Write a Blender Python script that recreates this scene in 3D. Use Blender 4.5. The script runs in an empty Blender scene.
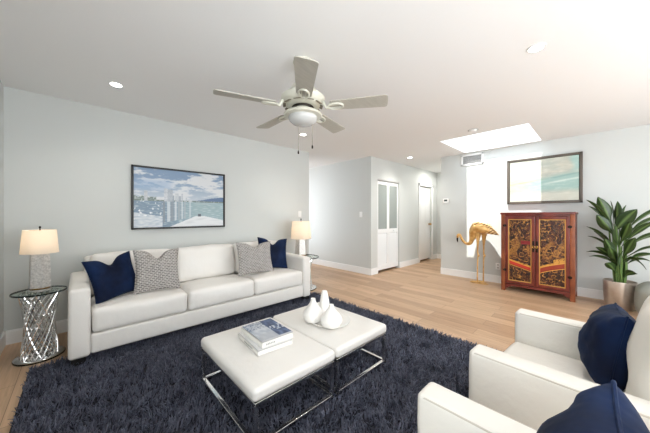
import bpy, bmesh, math, random
import numpy as np
from mathutils import Vector, Matrix, Euler, noise
random.seed(7); rng = np.random.default_rng(7)
PI = math.pi
scn = bpy.context.scene
COL = scn.collection

# ---------------------------------------------------------------- camera
CAM_H = 1.22
cam = bpy.data.cameras.new('camera'); cam_o = bpy.data.objects.new('camera', cam); COL.objects.link(cam_o)
cam.sensor_fit = 'HORIZONTAL'; cam.sensor_width = 36.0; cam.lens = 261.0/650*36
cam.shift_y = (215.6-216.5)/650.0*-1*-1
cam.clip_start = 0.02
cam_o.location = (0, 0, CAM_H)
cam_o.rotation_euler = (PI/2, 0, math.radians(46.6-90))
scn.camera = cam_o

# ---------------------------------------------------------------- world, sun, lights, exposure
w = bpy.data.worlds.new('sky'); scn.world = w; w.use_nodes = True
bg = w.node_tree.nodes['Background']; bg.inputs[0].default_value = (0.86, 0.93, 1.0, 1); bg.inputs[1].default_value = 3.0
sun = bpy.data.lights.new('sun', 'SUN'); sun.energy = 6.5; sun.angle = math.radians(0.6); sun.color = (1.0, .96, .9)
sun_o = bpy.data.objects.new('sun', sun); COL.objects.link(sun_o)
sun_o.rotation_euler = Vector((1.0, 0.0, -2.0)).to_track_quat('-Z', 'Y').to_euler()
sun_o.location = (3, 1.2, 6)
def area(name, loc, direction, sx, sy, e, col=(1, 1, 1)):
    l = bpy.data.lights.new(name, 'AREA'); l.shape = 'RECTANGLE'; l.size = sx; l.size_y = sy; l.energy = e; l.color = col
    o = bpy.data.objects.new(name, l); COL.objects.link(o); o.location = loc
    o.rotation_euler = Vector(direction).to_track_quat('-Z', 'Y').to_euler(); return o
area('daylight_back_window', (2.2, -2.22, 1.15), (0, 1, .14), 4.2, 1.6, 52, (1.0, 0.992, 0.98))
area('daylight_side_window', (-0.42, -0.85, 1.35), (1, .25, .2), 2.1, 1.5, 22, (1.0, 0.992, 0.98))
area('daylight_hall_window', (3.26, 5.5, 1.3), (1, 0, 0), 1.5, 1.7, 10, (0.96, 0.95, 1.0))
scn.view_settings.view_transform = 'Standard'; scn.view_settings.look = 'None'
scn.view_settings.gamma = 1.0; scn.view_settings.use_curve_mapping = False
scn.view_settings.exposure = 0.57
scn.cycles.max_bounces = 10; scn.cycles.diffuse_bounces = 6
scn.cycles.sample_clamp_indirect = 6.0
scn.cycles.use_denoising = True
scn.cycles.caustics_reflective = False; scn.cycles.caustics_refractive = False

# ---------------------------------------------------------------- helpers
def lin(r, g, b):
    f = lambda c: (c/255/12.92) if c/255 <= .04045 else ((c/255+.055)/1.055)**2.4
    return (f(r), f(g), f(b), 1.0)

class MB:
    def __init__(s): s.v = []; s.f = []; s.sm = []; s.mi = []
    def add(s, vs, fs, smooth=True, mi=0, M=None):
        n = len(s.v)
        if M is not None: vs = [M @ Vector(p) for p in vs]
        s.v += [tuple(p) for p in vs]
        for f in fs: s.f.append(tuple(i+n for i in f)); s.sm.append(smooth); s.mi.append(mi)
        return s
    def box(s, x0, x1, y0, y1, z0, z1, bev=0.0, mi=0, M=None, seg=2):
        cx, cy, cz = (x0+x1)/2, (y0+y1)/2, (z0+z1)/2
        hx, hy, hz = abs(x1-x0)/2, abs(y1-y0)/2, abs(z1-z0)/2
        T = Matrix.Translation((cx, cy, cz))
        if M is not None: T = M @ T
        if bev <= 0:
            vs = [(a*hx, b*hy, c*hz) for a in (-1, 1) for b in (-1, 1) for c in (-1, 1)]
            fs = [(0,1,3,2),(4,6,7,5),(0,4,5,1),(2,3,7,6),(0,2,6,4),(1,5,7,3)]
            return s.add(vs, fs, False, mi, T)
        bev = min(bev, hx*.98, hy*.98, hz*.98)
        vs, fs = rbox(hx, hy, hz, bev, seg, 1)
        return s.add(vs, fs, True, mi, T)
    def tube(s, pts, rad, n=8, cap=True, mi=0, M=None, flat=None):
        pts = [Vector(p) for p in pts]
        if not hasattr(rad, '__len__'): rad = [rad]*len(pts)
        vs = []; fs = []
        t0 = (pts[1]-pts[0]).normalized()
        ref = Vector((0, 0, 1)) if abs(t0.z) < .9 else Vector((1, 0, 0))
        u = t0.cross(ref).normalized()
        for i, p in enumerate(pts):
            if i == 0: t = pts[1]-pts[0]
            elif i == len(pts)-1: t = pts[-1]-pts[-2]
            else: t = (pts[i+1]-p).normalized()+(p-pts[i-1]).normalized()
            t.normalize(); u = (u-t*u.dot(t)).normalized(); b = t.cross(u)
            for k in range(n):
                a = 2*PI*k/n
                fx = flat[i] if flat else 1.0
                vs.append(p+u*(math.cos(a)*rad[i]*fx)+b*(math.sin(a)*rad[i]))
        for i in range(len(pts)-1):
            for k in range(n):
                k2 = (k+1) % n
                fs.append((i*n+k, i*n+k2, (i+1)*n+k2, (i+1)*n+k))
        if cap:
            fs.append(tuple(range(n))[::-1]); fs.append(tuple((len(pts)-1)*n+k for k in range(n)))
        return s.add(vs, fs, True, mi, M)
    def lathe(s, prof, n=32, mi=0, M=None, cap=True):
        vs = []; fs = []
        for r, z in prof:
            for k in range(n):
                a = 2*PI*k/n; vs.append((r*math.cos(a), r*math.sin(a), z))
        m = len(prof)
        for i in range(m-1):
            for k in range(n):
                k2 = (k+1) % n; fs.append((i*n+k, i*n+k2, (i+1)*n+k2, (i+1)*n+k))
        if cap:
            if prof[0][0] > 1e-5: fs.append(tuple(range(n))[::-1])
            if prof[-1][0] > 1e-5: fs.append(tuple((m-1)*n+k for k in range(n)))
        return s.add(vs, fs, True, mi, M)

def axis_coords(h, r, seg, m):
    c = [h-r+r*math.tan(math.radians(45)*k/seg) for k in range(seg+1)]
    neg = [-x for x in c[::-1]]
    inner = [(-(h-r)+2*(h-r)*k/(m)) for k in range(1, m)]
    return neg+inner+c
def rbox(hx, hy, hz, r, seg=3, m=1, crown=None):
    """rounded box; crown=(top bulge, bottom bulge, front/back bulge in y, side bulge in x)"""
    A = [axis_coords(hx, r, seg, m), axis_coords(hy, r, seg, m), axis_coords(hz, r, seg, m)]
    L = [len(a) for a in A]; idx = {}; vs = []; fs = []
    def vert(i, j, k):
        key = (i, j, k)
        if key in idx: return idx[key]
        p = Vector((A[0][i], A[1][j], A[2][k]))
        q = Vector((max(-(hx-r), min(hx-r, p.x)), max(-(hy-r), min(hy-r, p.y)), max(-(hz-r), min(hz-r, p.z))))
        d = p-q
        if d.length > 1e-9: p = q+d.normalized()*r
        if crown:
            u, v, ww = p.x/hx, p.y/hy, p.z/hz
            if ww > 0: p.z += crown[0]*(1-u*u)*(1-v*v)*ww
            else: p.z += crown[1]*(1-u*u)*(1-v*v)*ww
            if len(crown) > 2: p.y += crown[2]*(1-u*u)*(1-ww*ww)*v
            if len(crown) > 3: p.x += crown[3]*(1-v*v)*(1-ww*ww)*u
        idx[key] = len(vs); vs.append(p); return idx[key]
    def quad(a, b, c, d): fs.append((a, b, c, d))
    for j in range(L[1]-1):
        for k in range(L[2]-1):
            quad(vert(0,j,k), vert(0,j,k+1), vert(0,j+1,k+1), vert(0,j+1,k))
            e = L[0]-1; quad(vert(e,j,k), vert(e,j+1,k), vert(e,j+1,k+1), vert(e,j,k+1))
    for i in range(L[0]-1):
        for k in range(L[2]-1):
            quad(vert(i,0,k), vert(i+1,0,k), vert(i+1,0,k+1), vert(i,0,k+1))
            e = L[1]-1; quad(vert(i,e,k), vert(i,e,k+1), vert(i+1,e,k+1), vert(i+1,e,k))
        for j in range(L[1]-1):
            quad(vert(i,j,0), vert(i,j+1,0), vert(i+1,j+1,0), vert(i+1,j,0))
            e = L[2]-1; quad(vert(i,j,e), vert(i+1,j,e), vert(i+1,j+1,e), vert(i,j+1,e))
    return vs, fs

def obj(name, mb, mats, parent=None, loc=None, rot=None, auto=None):
    me = bpy.data.meshes.new(name)
    me.from_pydata(mb.v, [], mb.f)
    me.polygons.foreach_set('use_smooth', mb.sm); me.polygons.foreach_set('material_index', mb.mi)
    for m in (mats if isinstance(mats, (list, tuple)) else [mats]): me.materials.append(m)
    b = bmesh.new(); b.from_mesh(me); bmesh.ops.recalc_face_normals(b, faces=b.faces)
    for e in b.edges:
        if len(e.link_faces) == 2 and e.calc_face_angle(0) > math.radians(auto or 42): e.smooth = False
    b.to_mesh(me); b.free()
    o = bpy.data.objects.new(name, me); COL.objects.link(o)
    if parent: o.parent = parent
    if loc: o.location = loc
    if rot: o.rotation_euler = rot
    return o
def tag(o, label, cat, group=None, kind=None):
    o['label'] = label; o['category'] = cat
    if group: o['group'] = group
    if kind: o['kind'] = kind
    return o
def thing(name, label, cat, loc=(0, 0, 0), rz=0, group=None):
    o = bpy.data.objects.new(name, None); COL.objects.link(o); o.location = loc; o.rotation_euler = (0, 0, rz)
    o.empty_display_size = .1
    return tag(o, label, cat, group)
def struct(name, mb, m, label, cat):
    return tag(obj(name, mb, m), label, cat, None, 'structure')
def dup(o, parent=None):
    c = o.copy(); COL.objects.link(c)
    if parent: c.parent = parent
    for ch in list(o.children): dup(ch, c)
    return c

# ---------------------------------------------------------------- materials
def mat(name, col, rough=.5, metal=0.0, **kw):
    m = bpy.data.materials.new(name); m.use_nodes = True
    p = m.node_tree.nodes['Principled BSDF']
    p.inputs['Base Color'].default_value = col if len(col) == 4 else (*col, 1)
    p.inputs['Roughness'].default_value = rough; p.inputs['Metallic'].default_value = metal
    for k, v in kw.items(): p.inputs[k.replace('_', ' ')].default_value = v
    return m
def nodes(m): return m.node_tree.nodes, m.node_tree.links, m.node_tree.nodes['Principled BSDF']
def add_bump(m, scale, strength, dist=.01, detail=4, coord='Object', kind='noise', stretch=None):
    N, L, p = nodes(m)
    tc = N.new('ShaderNodeTexCoord'); mp = N.new('ShaderNodeMapping'); L.new(tc.outputs[coord], mp.inputs[0])
    if stretch: mp.inputs['Scale'].default_value = stretch
    if kind == 'noise':
        t = N.new('ShaderNodeTexNoise'); t.inputs['Scale'].default_value = scale; t.inputs['Detail'].default_value = detail; out = t.outputs['Fac']
    else:
        t = N.new('ShaderNodeTexVoronoi'); t.inputs['Scale'].default_value = scale; out = t.outputs['Distance']
    L.new(mp.outputs[0], t.inputs['Vector'])
    b = N.new('ShaderNodeBump'); b.inputs['Strength'].default_value = strength; b.inputs['Distance'].default_value = dist
    L.new(out, b.inputs['Height'])
    prev = p.inputs['Normal'].links
    if prev: L.new(prev[0].from_socket, b.inputs['Normal'])
    L.new(b.outputs[0], p.inputs['Normal'])
    return m
def vary(m, c1, c2, scale, detail=3, stretch=None, coord='Object', lo=.35, hi=.65):
    N, L, p = nodes(m)
    tc = N.new('ShaderNodeTexCoord'); mp = N.new('ShaderNodeMapping'); L.new(tc.outputs[coord], mp.inputs[0])
    if stretch: mp.inputs['Scale'].default_value = stretch
    t = N.new('ShaderNodeTexNoise'); t.inputs['Scale'].default_value = scale; t.inputs['Detail'].default_value = detail
    L.new(mp.outputs[0], t.inputs['Vector'])
    r = N.new('ShaderNodeValToRGB'); r.color_ramp.elements[0].position = lo; r.color_ramp.elements[1].position = hi
    r.color_ramp.elements[0].color = c1; r.color_ramp.elements[1].color = c2
    L.new(t.outputs['Fac'], r.inputs[0]); L.new(r.outputs[0], p.inputs['Base Color'])
    return m
def attr_mat(name, rough=.5, **kw):
    m = mat(name, (1, 1, 1, 1), rough, **kw); N, L, p = nodes(m)
    a = N.new('ShaderNodeAttribute'); a.attribute_name = 'Col'; L.new(a.outputs['Color'], p.inputs['Base Color'])
    return m

M = {}
M['wall'] = add_bump(mat('wall_paint', lin(201, 204, 202), .75), 260, .05, .002)
M['ceil'] = add_bump(mat('ceiling_paint', lin(231, 231, 231), .85), 60, .08, .004)
M['trim'] = mat('trim_white', lin(235, 236, 236), .4)
M['leather'] = add_bump(add_bump(mat('white_leather', lin(232, 229, 224), .42), 240, .12, .002), 9, .25, .02)
M['chair_fabric'] = add_bump(add_bump(mat('ivory_upholstery', lin(226, 222, 214), .6), 300, .15, .002), 8, .35, .02)
M['piping'] = mat('stitched_seam', lin(196, 188, 176), .7)
M['black'] = mat('black_wood', lin(16, 15, 15), .4)
M['chrome'] = mat('chrome', (.9, .9, .9), .16, 1.0)
M['mirror'] = mat('mirror_metal', (.78, .78, .77), .13, 1.0)
M['cream'] = mat('cream_enamel', lin(206, 204, 190), .35)
M['blade'] = vary(mat('blade_wood', lin(176, 172, 162), .5), lin(182, 178, 168), lin(170, 166, 155), 8, 4, (1, 14, 1))
M['white_glass'] = mat('opal_glass', lin(192, 192, 190), .25)
M['ceramic'] = add_bump(mat('white_ceramic', lin(240, 238, 234), .3), 14, .08, .01)
M['brass'] = mat('brass', lin(205, 160, 85), .25, 1.0)
M['dark_metal'] = mat('dark_metal', lin(42, 36, 32), .4, .8)
M['frame_black'] = mat('frame_black', lin(28, 27, 27), .45)
M['frame_taupe'] = mat('frame_taupe', lin(96, 88, 80), .45, .2)
M['paper'] = mat('paper', lin(238, 236, 230), .7)
M['plastic'] = mat('white_plastic', lin(236, 236, 234), .4)
M['slot'] = mat('dark_slot', lin(60, 60, 60), .7)
M['vent_slat'] = mat('vent_slat', lin(170, 170, 168), .5)
M['display'] = mat('grey_display', lin(66, 72, 70), .2)
M['soil'] = add_bump(mat('soil', lin(48, 36, 28), .95), 60, .8, .02)
M['glass_edge'] = mat('glass_edge', lin(20, 36, 34), .12)
M['pouf'] = add_bump(mat('grey_cloth', lin(140, 142, 134), .8), 200, .3, .003)
M['print'] = attr_mat('printed_picture', .45)
M['lacquer'] = attr_mat('gilt_lacquer', .4)
M['pile'] = attr_mat('shag_yarn', .85)
M['rug_back'] = mat('rug_backing', lin(38, 39, 50), .95)

# velvet
M['velvet'] = mat('navy_velvet', lin(14, 28, 62), .7, Specular_IOR_Level=.15, Sheen_Weight=.05, Sheen_Roughness=.4, Sheen_Tint=(.3, .45, .75, 1))
vary(M['velvet'], lin(6, 17, 40), lin(15, 36, 72), 5, 3)  # lighter noise patches paint the velvet's highlights into its colour
add_bump(M['velvet'], 7, .5, .03, 3)
# woven grey pillow
m = M['woven'] = mat('grey_woven', lin(150, 146, 144), .85); N, L, p = nodes(m)
tc = N.new('ShaderNodeTexCoord'); sp = N.new('ShaderNodeSeparateXYZ'); L.new(tc.outputs['Object'], sp.inputs[0])
cb = N.new('ShaderNodeCombineXYZ'); L.new(sp.outputs['X'], cb.inputs['X']); L.new(sp.outputs['Z'], cb.inputs['Y'])
br = N.new('ShaderNodeTexBrick'); L.new(cb.outputs[0], br.inputs['Vector'])
br.inputs['Scale'].default_value = 1.0; br.inputs['Brick Width'].default_value = .034; br.inputs['Row Height'].default_value = .017
br.inputs['Mortar Size'].default_value = .0045; br.inputs['Mortar Smooth'].default_value = .5
br.inputs['Color1'].default_value = lin(104, 99, 100); br.inputs['Color2'].default_value = lin(136, 131, 130); br.inputs['Mortar'].default_value = lin(186, 182, 176)
nz = N.new('ShaderNodeTexNoise'); nz.inputs['Scale'].default_value = 90; L.new(tc.outputs['Object'], nz.inputs['Vector'])
mx = N.new('ShaderNodeMixRGB'); mx.blend_type = 'OVERLAY'; mx.inputs[0].default_value = .55
L.new(br.outputs['Color'], mx.inputs[1]); L.new(nz.outputs['Fac'], mx.inputs[2]); L.new(mx.outputs[0], p.inputs['Base Color'])
add_bump(m, 120, .4, .004)
# oak planks running along world Y
m = M['oak'] = mat('oak_planks', lin(200, 168, 135), .38); N, L, p = nodes(m)
tc = N.new('ShaderNodeTexCoord'); sp = N.new('ShaderNodeSeparateXYZ'); L.new(tc.outputs['Object'], sp.inputs[0])
cb = N.new('ShaderNodeCombineXYZ'); L.new(sp.outputs['Y'], cb.inputs['X']); L.new(sp.outputs['X'], cb.inputs['Y'])
br = N.new('ShaderNodeTexBrick'); L.new(cb.outputs[0], br.inputs['Vector']); br.offset = .37; br.offset_frequency = 2
br.inputs['Scale'].default_value = 1.0; br.inputs['Brick Width'].default_value = 1.45; br.inputs['Row Height'].default_value = .165
br.inputs['Mortar Size'].default_value = .0016; br.inputs['Mortar Smooth'].default_value = .3; br.inputs['Bias'].default_value = 0
br.inputs['Color1'].default_value = lin(184, 149, 117); br.inputs['Color2'].default_value = lin(215, 182, 149); br.inputs['Mortar'].default_value = lin(128, 98, 74)
mp = N.new('ShaderNodeMapping'); mp.inputs['Scale'].default_value = (22, 1.3, 1); L.new(tc.outputs['Object'], mp.inputs[0])
nz = N.new('ShaderNodeTexNoise'); nz.inputs['Scale'].default_value = 1.6; nz.inputs['Detail'].default_value = 8; nz.inputs['Roughness'].default_value = .65
nz.inputs['Distortion'].default_value = .6
L.new(mp.outputs[0], nz.inputs['Vector'])
rp = N.new('ShaderNodeValToRGB'); rp.color_ramp.elements[0].position = .3; rp.color_ramp.elements[1].position = .72
rp.color_ramp.elements[0].color = (.60, .56, .52, 1); rp.color_ramp.elements[1].color = (1.08, 1.06, 1.04, 1)
L.new(nz.outputs['Fac'], rp.inputs[0])
mx = N.new('ShaderNodeMixRGB'); mx.blend_type = 'MULTIPLY'; mx.inputs[0].default_value = .75
L.new(br.outputs['Color'], mx.inputs[1]); L.new(rp.outputs[0], mx.inputs[2]); L.new(mx.outputs[0], p.inputs['Base Color'])
bp = N.new('ShaderNodeBump'); bp.inputs['Strength'].default_value = .15; bp.inputs['Distance'].default_value = .003
L.new(br.outputs['Fac'], bp.inputs['Height']); bp.invert = True; L.new(bp.outputs[0], p.inputs['Normal'])
# mahogany
M['mahogany'] = vary(mat('mahogany', lin(112, 46, 30), .35), lin(84, 30, 25), lin(126, 55, 44), 6, 5, (1, 3, .6), lo=.3, hi=.7)
M['mahogany_edge'] = vary(mat('worn_mahogany', lin(140, 72, 40), .4), lin(104, 50, 30), lin(150, 84, 48), 9, 5, (1, 2, .5), lo=.3, hi=.7)
M['gilt'] = mat('gilt_line', lin(196, 146, 70), .4, .5)
# gold statue
M['gold'] = add_bump(vary(mat('gilded_metal', lin(212, 168, 92), .36, .45), lin(196, 148, 82), lin(232, 192, 126), 14, 4), 70, .25, .004)
m = M['feather'] = mat('gilded_feathers', lin(200, 160, 95), .4, .4); N, L, p = nodes(m)
tc = N.new('ShaderNodeTexCoord'); wv = N.new('ShaderNodeTexWave'); mp = N.new('ShaderNodeMapping'); mp.inputs['Rotation'].default_value = (math.radians(35), 0, 0)
L.new(tc.outputs['Object'], mp.inputs[0]); L.new(mp.outputs[0], wv.inputs['Vector']); wv.bands_direction = 'Z'
wv.inputs['Scale'].default_value = 8; wv.inputs['Distortion'].default_value = 1.5
rp = N.new('ShaderNodeValToRGB'); rp.color_ramp.elements[0].color = lin(132, 84, 44); rp.color_ramp.elements[1].color = lin(232, 198, 140); rp.color_ramp.elements[0].position = .2; rp.color_ramp.elements[1].position = .6
L.new(wv.outputs['Fac'], rp.inputs[0]); L.new(rp.outputs[0], p.inputs['Base Color'])
# silver crackle lamp body
M['silver'] = mat('silver_leaf', lin(205, 203, 200), .38, .45)
vary(M['silver'], lin(186, 183, 180), lin(222, 219, 215), 70, 6, lo=.35, hi=.65); add_bump(M['silver'], 90, .5, .004, kind='voronoi')
M['lucite'] = mat('clear_lucite', lin(225, 222, 212), .1, IOR=1.45, Transmission_Weight=.6)
# pot
M['pot'] = vary(mat('champagne_pot', lin(190, 176, 162), .3, .55), lin(176, 162, 148), lin(206, 194, 182), 5, 3)
# leaves
m = M['leaf'] = attr_mat('leaf', .38); 
M['stem'] = mat('stem', lin(96, 124, 62), .6)
# lamp shade
m = M['shade'] = mat('linen_shade', lin(243, 236, 226), .9); N, L, p = nodes(m)
tr = N.new('ShaderNodeBsdfTranslucent'); tr.inputs[0].default_value = lin(250, 242, 230); ms = N.new('ShaderNodeMixShader'); ms.inputs[0].default_value = .55
L.new(p.outputs[0], ms.inputs[1]); L.new(tr.outputs[0], ms.inputs[2]); L.new(ms.outputs[0], N['Material Output'].inputs[0])
def emit(name, col, s):
    m = bpy.data.materials.new(name); m.use_nodes = True; N, L, p = nodes(m)
    p.inputs['Base Color'].default_value = (.9, .9, .9, 1); p.inputs['Emission Color'].default_value = col; p.inputs['Emission Strength'].default_value = s
    return m
M['led'] = emit('led_lens', (1, .97, .92, 1), 14)
M['bulb'] = emit('bulb', (1, .82, .6, 1), 3)
def clear(name, tint, gloss, rough=.02):
    m = bpy.data.materials.new(name); m.use_nodes = True; N, L, p = nodes(m)
    t = N.new('ShaderNodeBsdfTransparent'); t.inputs[0].default_value = tint
    g = N.new('ShaderNodeBsdfGlossy'); g.inputs['Roughness'].default_value = rough
    s = N.new('ShaderNodeMixShader'); s.inputs[0].default_value = gloss
    L.new(t.outputs[0], s.inputs[1]); L.new(g.outputs[0], s.inputs[2]); L.new(s.outputs[0], N['Material Output'].inputs[0]); return m
M['glass'] = clear('clear_glass', (.93, .97, .95, 1), .14)
M['sky_glass'] = clear('skylight_glass', (.98, .99, .99, 1), .04)
M['frosted'] = mat('frosted_glass', lin(150, 158, 155), .25)
add_bump(M['frosted'], 40, .2, .003)

# ================================================================ SETTING
H = 2.44; XA, XB, YA, YS = -0.51, 5.54, 3.865, -2.4
XC, YD, XE, YF, XH = 4.355, 3.236, 7.46, 2.313, 3.23
SX0, SX1, SY0, SY1 = 4.33, 5.45, 0.66, 1.82     # skylight opening
b = MB().box(XA-.15, XE+.15, YS-.15, 7.15, -.1, 0)
struct('floor', b, M['oak'], 'light oak plank floor running through living room and hall', 'floor')
b = MB()
b.box(XA-.15, SX0, YS-.15, 7.15, H, H+.12).box(SX1, XE+.15, YS-.15, 7.15, H, H+.12)
b.box(SX0, SX1, YS-.15, SY0, H, H+.12).box(SX0, SX1, SY1, 7.15, H, H+.12)
# well of the skylight
t = .04; zt = H+.34
b.box(SX0-t, SX0, SY0-t, SY1+t, H+.1, zt).box(SX1, SX1+t, SY0-t, SY1+t, H+.1, zt)
b.box(SX0, SX1, SY0-t, SY0, H+.1, zt).box(SX0, SX1, SY1, SY1+t, H+.1, zt)
struct('ceiling', b, M['ceil'], 'white flat ceiling with a rectangular skylight shaft', 'ceiling')
b = MB(); t = .03
b.box(SX0-.03, SX1+.03, SY0-.03, SY0+.012, zt, zt+.03).box(SX0-.03, SX1+.03, SY1-.012, SY1+.03, zt, zt+.03)
b.box(SX0-.03, SX0+.012, SY0, SY1, zt, zt+.03).box(SX1-.012, SX1+.03, SY0, SY1, zt, zt+.03)
win = struct('window_1', b, M['trim'], 'bright rectangular skylight in the ceiling above the red cabinet', 'skylight')
obj('pane', MB().box(SX0, SX1, SY0, SY1, zt+.012, zt+.018), M['sky_glass'], win)

struct('wall_north', MB().box(XA-.12, XH, YA, YA+.12, 0, H), M['wall'], 'pale grey wall behind the white sofa', 'wall')
struct('wall_east', MB().box(XB, XB+.12, YS, YF, 0, H).box(XB+.12, XE, YF-.12, YF, 0, H), M['wall'], 'pale grey wall behind the red cabinet and plant', 'wall')
# west and south walls carry the unseen windows
def wall_with_hole(axis, pos, thick, a0, a1, h0, h1, z0, z1):
    b = MB()
    def seg(p, q, za, zb):
        if axis == 'x': b.box(pos, pos+thick, p, q, za, zb)
        else: b.box(p, q, pos, pos+thick, za, zb)
    seg(a0, h0, 0, H); seg(h1, a1, 0, H); seg(h0, h1, 0, z0); seg(h0, h1, z1, H)
    return b
struct('wall_west', wall_with_hole('x', XA-.12, .12, YS-.12, YA+.12, -2.0, 0.25, .3, 2.3), M['wall'], 'pale grey wall at the left edge of the picture', 'wall')
struct('wall_south', wall_with_hole('y', YS-.12, .12, XA, XB+.12, .05, 4.75, .25, 2.25), M['wall'], 'pale grey window wall behind the camera', 'wall')
def window(n, axis, pos, a0, a1, z0, z1, label):
    b = MB()
    def bar(p, q, za, zb):
        if axis == 'x': b.box(pos-.03, pos+.03, p, q, za, zb)
        else: b.box(p, q, pos-.03, pos+.03, za, zb)
    bar(a0, a1, z0, z0+.05); bar(a0, a1, z1-.05, z1); bar(a0, a0+.05, z0, z1); bar(a1-.05, a1, z0, z1); bar((a0+a1)/2-.03, (a0+a1)/2+.03, z0, z1)
    o = struct(n, b, M['trim'], label, 'window')
    p = MB()
    if axis == 'x': p.box(pos-.004, pos+.004, a0+.05, a1-.05, z0+.05, z1-.05)
    else: p.box(a0+.05, a1-.05, pos-.004, pos+.004, z0+.05, z1-.05)
    obj('pane', p, M['sky_glass'], o)
window('window_2', 'x', XA-.09, -2.0, 0.25, .3, 2.3, 'white framed window in the wall beside the camera')
window('window_3', 'y', YS-.09, .05, 4.75, .25, 2.25, 'wide white framed window in the wall behind the camera')
struct('sunblocker_slab', MB().box(XA-1.5, XA-.15, YS-.15, 4.0, H+.02, H+.12), M['trim'], 'added unseen white eave outside the window beside the camera', 'sunblocker')  # slab added out of view to keep direct sun out of the side window
# hall pieces
struct('wall_hall_west', wall_with_hole('x', XH-.12, .12, YA+.12, 7.0, 4.7, 6.3, .4, 2.2), M['wall'], 'hall wall with window hidden behind the sofa wall', 'wall')
window('window_4', 'x', XH-.09, 4.7, 6.3, .4, 2.2, 'white framed window lighting the hall from the left')
struct('wall_hall_end', MB().box(XH-.12, XC+.12, 7.0, 7.12, 0, H), M['wall'], 'far end wall of the first hall', 'wall')
struct('wall_hall_east', MB().box(XC, XC+.1, YD+.1, 7.0, 0, H), M['wall'], 'shaded grey hall wall left of the louvered closet door', 'wall')
b = MB()     # wall D with two door openings
d1 = (4.585, 5.445, 2.0); d2 = (6.44, 7.13, 2.0)
yb = YD+.1
b.box(XC, d1[0], YD, yb, 0, H).box(d1[1], d2[0], YD, yb, 0, H).box(d2[1], XE, YD, yb, 0, H)
b.box(d1[0], d1[1], YD, yb, d1[2], H).box(d2[0], d2[1], YD, yb, d2[2], H)
b.box(XC+.1, XE, yb+.35, yb+.4, 0, H)
struct('wall_hall_north', b, M['wall'], 'pale wall holding the closet door and the hall door', 'wall')
struct('wall_hall_far', MB().box(XE, XE+.12, YF-.12, YD+.5, 0, H), M['wall'], 'grey end wall of the short hall beyond the thermostat', 'wall')
BH, BT = .13, .016
def bb(n, x0, x1, y0, y1, label):
    b = MB().box(x0, x1, y0, y1, 0, BH-.012)
    cx = .006
    if x1-x0 > y1-y0: b.box(x0, x1, (y0+cx if 'n' in n[-9:] else y0), y1, BH-.012, BH)
    else: b.box(x0, x1, y0, y1, BH-.012, BH)
    struct(n, b, M['trim'], label, 'baseboard')
bb('baseboard_north', XA+BT, XH, YA-BT, YA, 'white baseboard behind the sofa')
bb('baseboard_east', XB-BT, XB, YS, YF, 'white baseboard behind the cabinet and plant')
bb('baseboard_west', XA, XA+BT, YS, YA, 'white baseboard at the left edge')
bb('baseboard_hall_east', XC-BT, XC, YD-BT, 7.0, 'white baseboard along the shaded hall wall')
b = MB().box(XC, d1[0]-.0, YD-BT, YD, 0, BH).box(d1[1], d2[0]-.075, YD-BT, YD, 0, BH).box(d2[1]+.075, XE, YD-BT, YD, 0, BH)
struct('baseboard_hall_north', b, M['trim'], 'white baseboard between the closet door and hall door', 'baseboard')
bb('baseboard_hall_far', XE-BT, XE, YF, YD-BT, 'white baseboard on the short hall end wall')
# door casing (trim) of the hall door and closet
b = MB()
cw = .07
b.box(d2[0]-cw, d2[0], YD-.018, YD, 0, d2[2]+cw, .004).box(d2[1], d2[1]+cw, YD-.018, YD, 0, d2[2]+cw, .004).box(d2[0]-cw, d2[1]+cw, YD-.018, YD, d2[2], d2[2]+cw, .004)
struct('trim_1', b, M['trim'], 'white casing around the plain hall door', 'door casing')
# bifold closet door
def panel_door(x0, x1, z0, z1, y0, glass_z):
    b = MB(); t = .03; st = .045
    b.box(x0, x0+st, y0, y0+t, z0, z1, .004).box(x1-st, x1, y0, y0+t, z0, z1, .004)
    xa, xb = x0+st-.003, x1-st+.003
    b.box(xa, xb, y0+.001, y0+t-.001, z0, z0+.1).box(xa, xb, y0+.001, y0+t-.001, z1-.075, z1).box(xa, xb, y0+.001, y0+t-.001, glass_z-.09, glass_z)
    return b
xm = 5.015
Y0 = YD+.02
door = struct('door_1', panel_door(d1[0]+.01, xm-.0005, .05, 1.965, Y0, .93), M['trim'], 'white bifold closet door with glazed top and louvered bottom', 'door')
b = panel_door(xm+.0005, d1[1]-.01, .05, 1.965, Y0, .93); obj('leaf', b, M['trim'], door)
for (xa, xc) in ((d1[0]+.055, xm-.048), (xm+.048, d1[1]-.055)):
    obj('glass_pane', MB().box(xa-.005, xc+.005, Y0+.01, Y0+.016, .925, 1.895), M['frosted'], door)
    b = MB()
    for k in range(15):
        z = .17+k*.0455
        b.box(xa-.004, xc+.004, -.003, .003, -.027, .027, 0, 0, Matrix.Translation((0, Y0+.016, z)) @ Matrix.Rotation(math.radians(-28), 4, 'X'))
    obj('louver_panel', b, M['trim'], door)
obj('track', MB().box(d1[0], d1[1], YD-.004, YD+.05, 1.972, 1.998), M['vent_slat'], door)
obj('knob', MB().lathe([(0, 0), (.007, .0), (.007, .018), (.016, .022), (.018, .032), (.01, .04), (0, .041)], 12), M['trim'], door, (xm+.19, Y0, .885), (PI/2, 0, 0))
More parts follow.
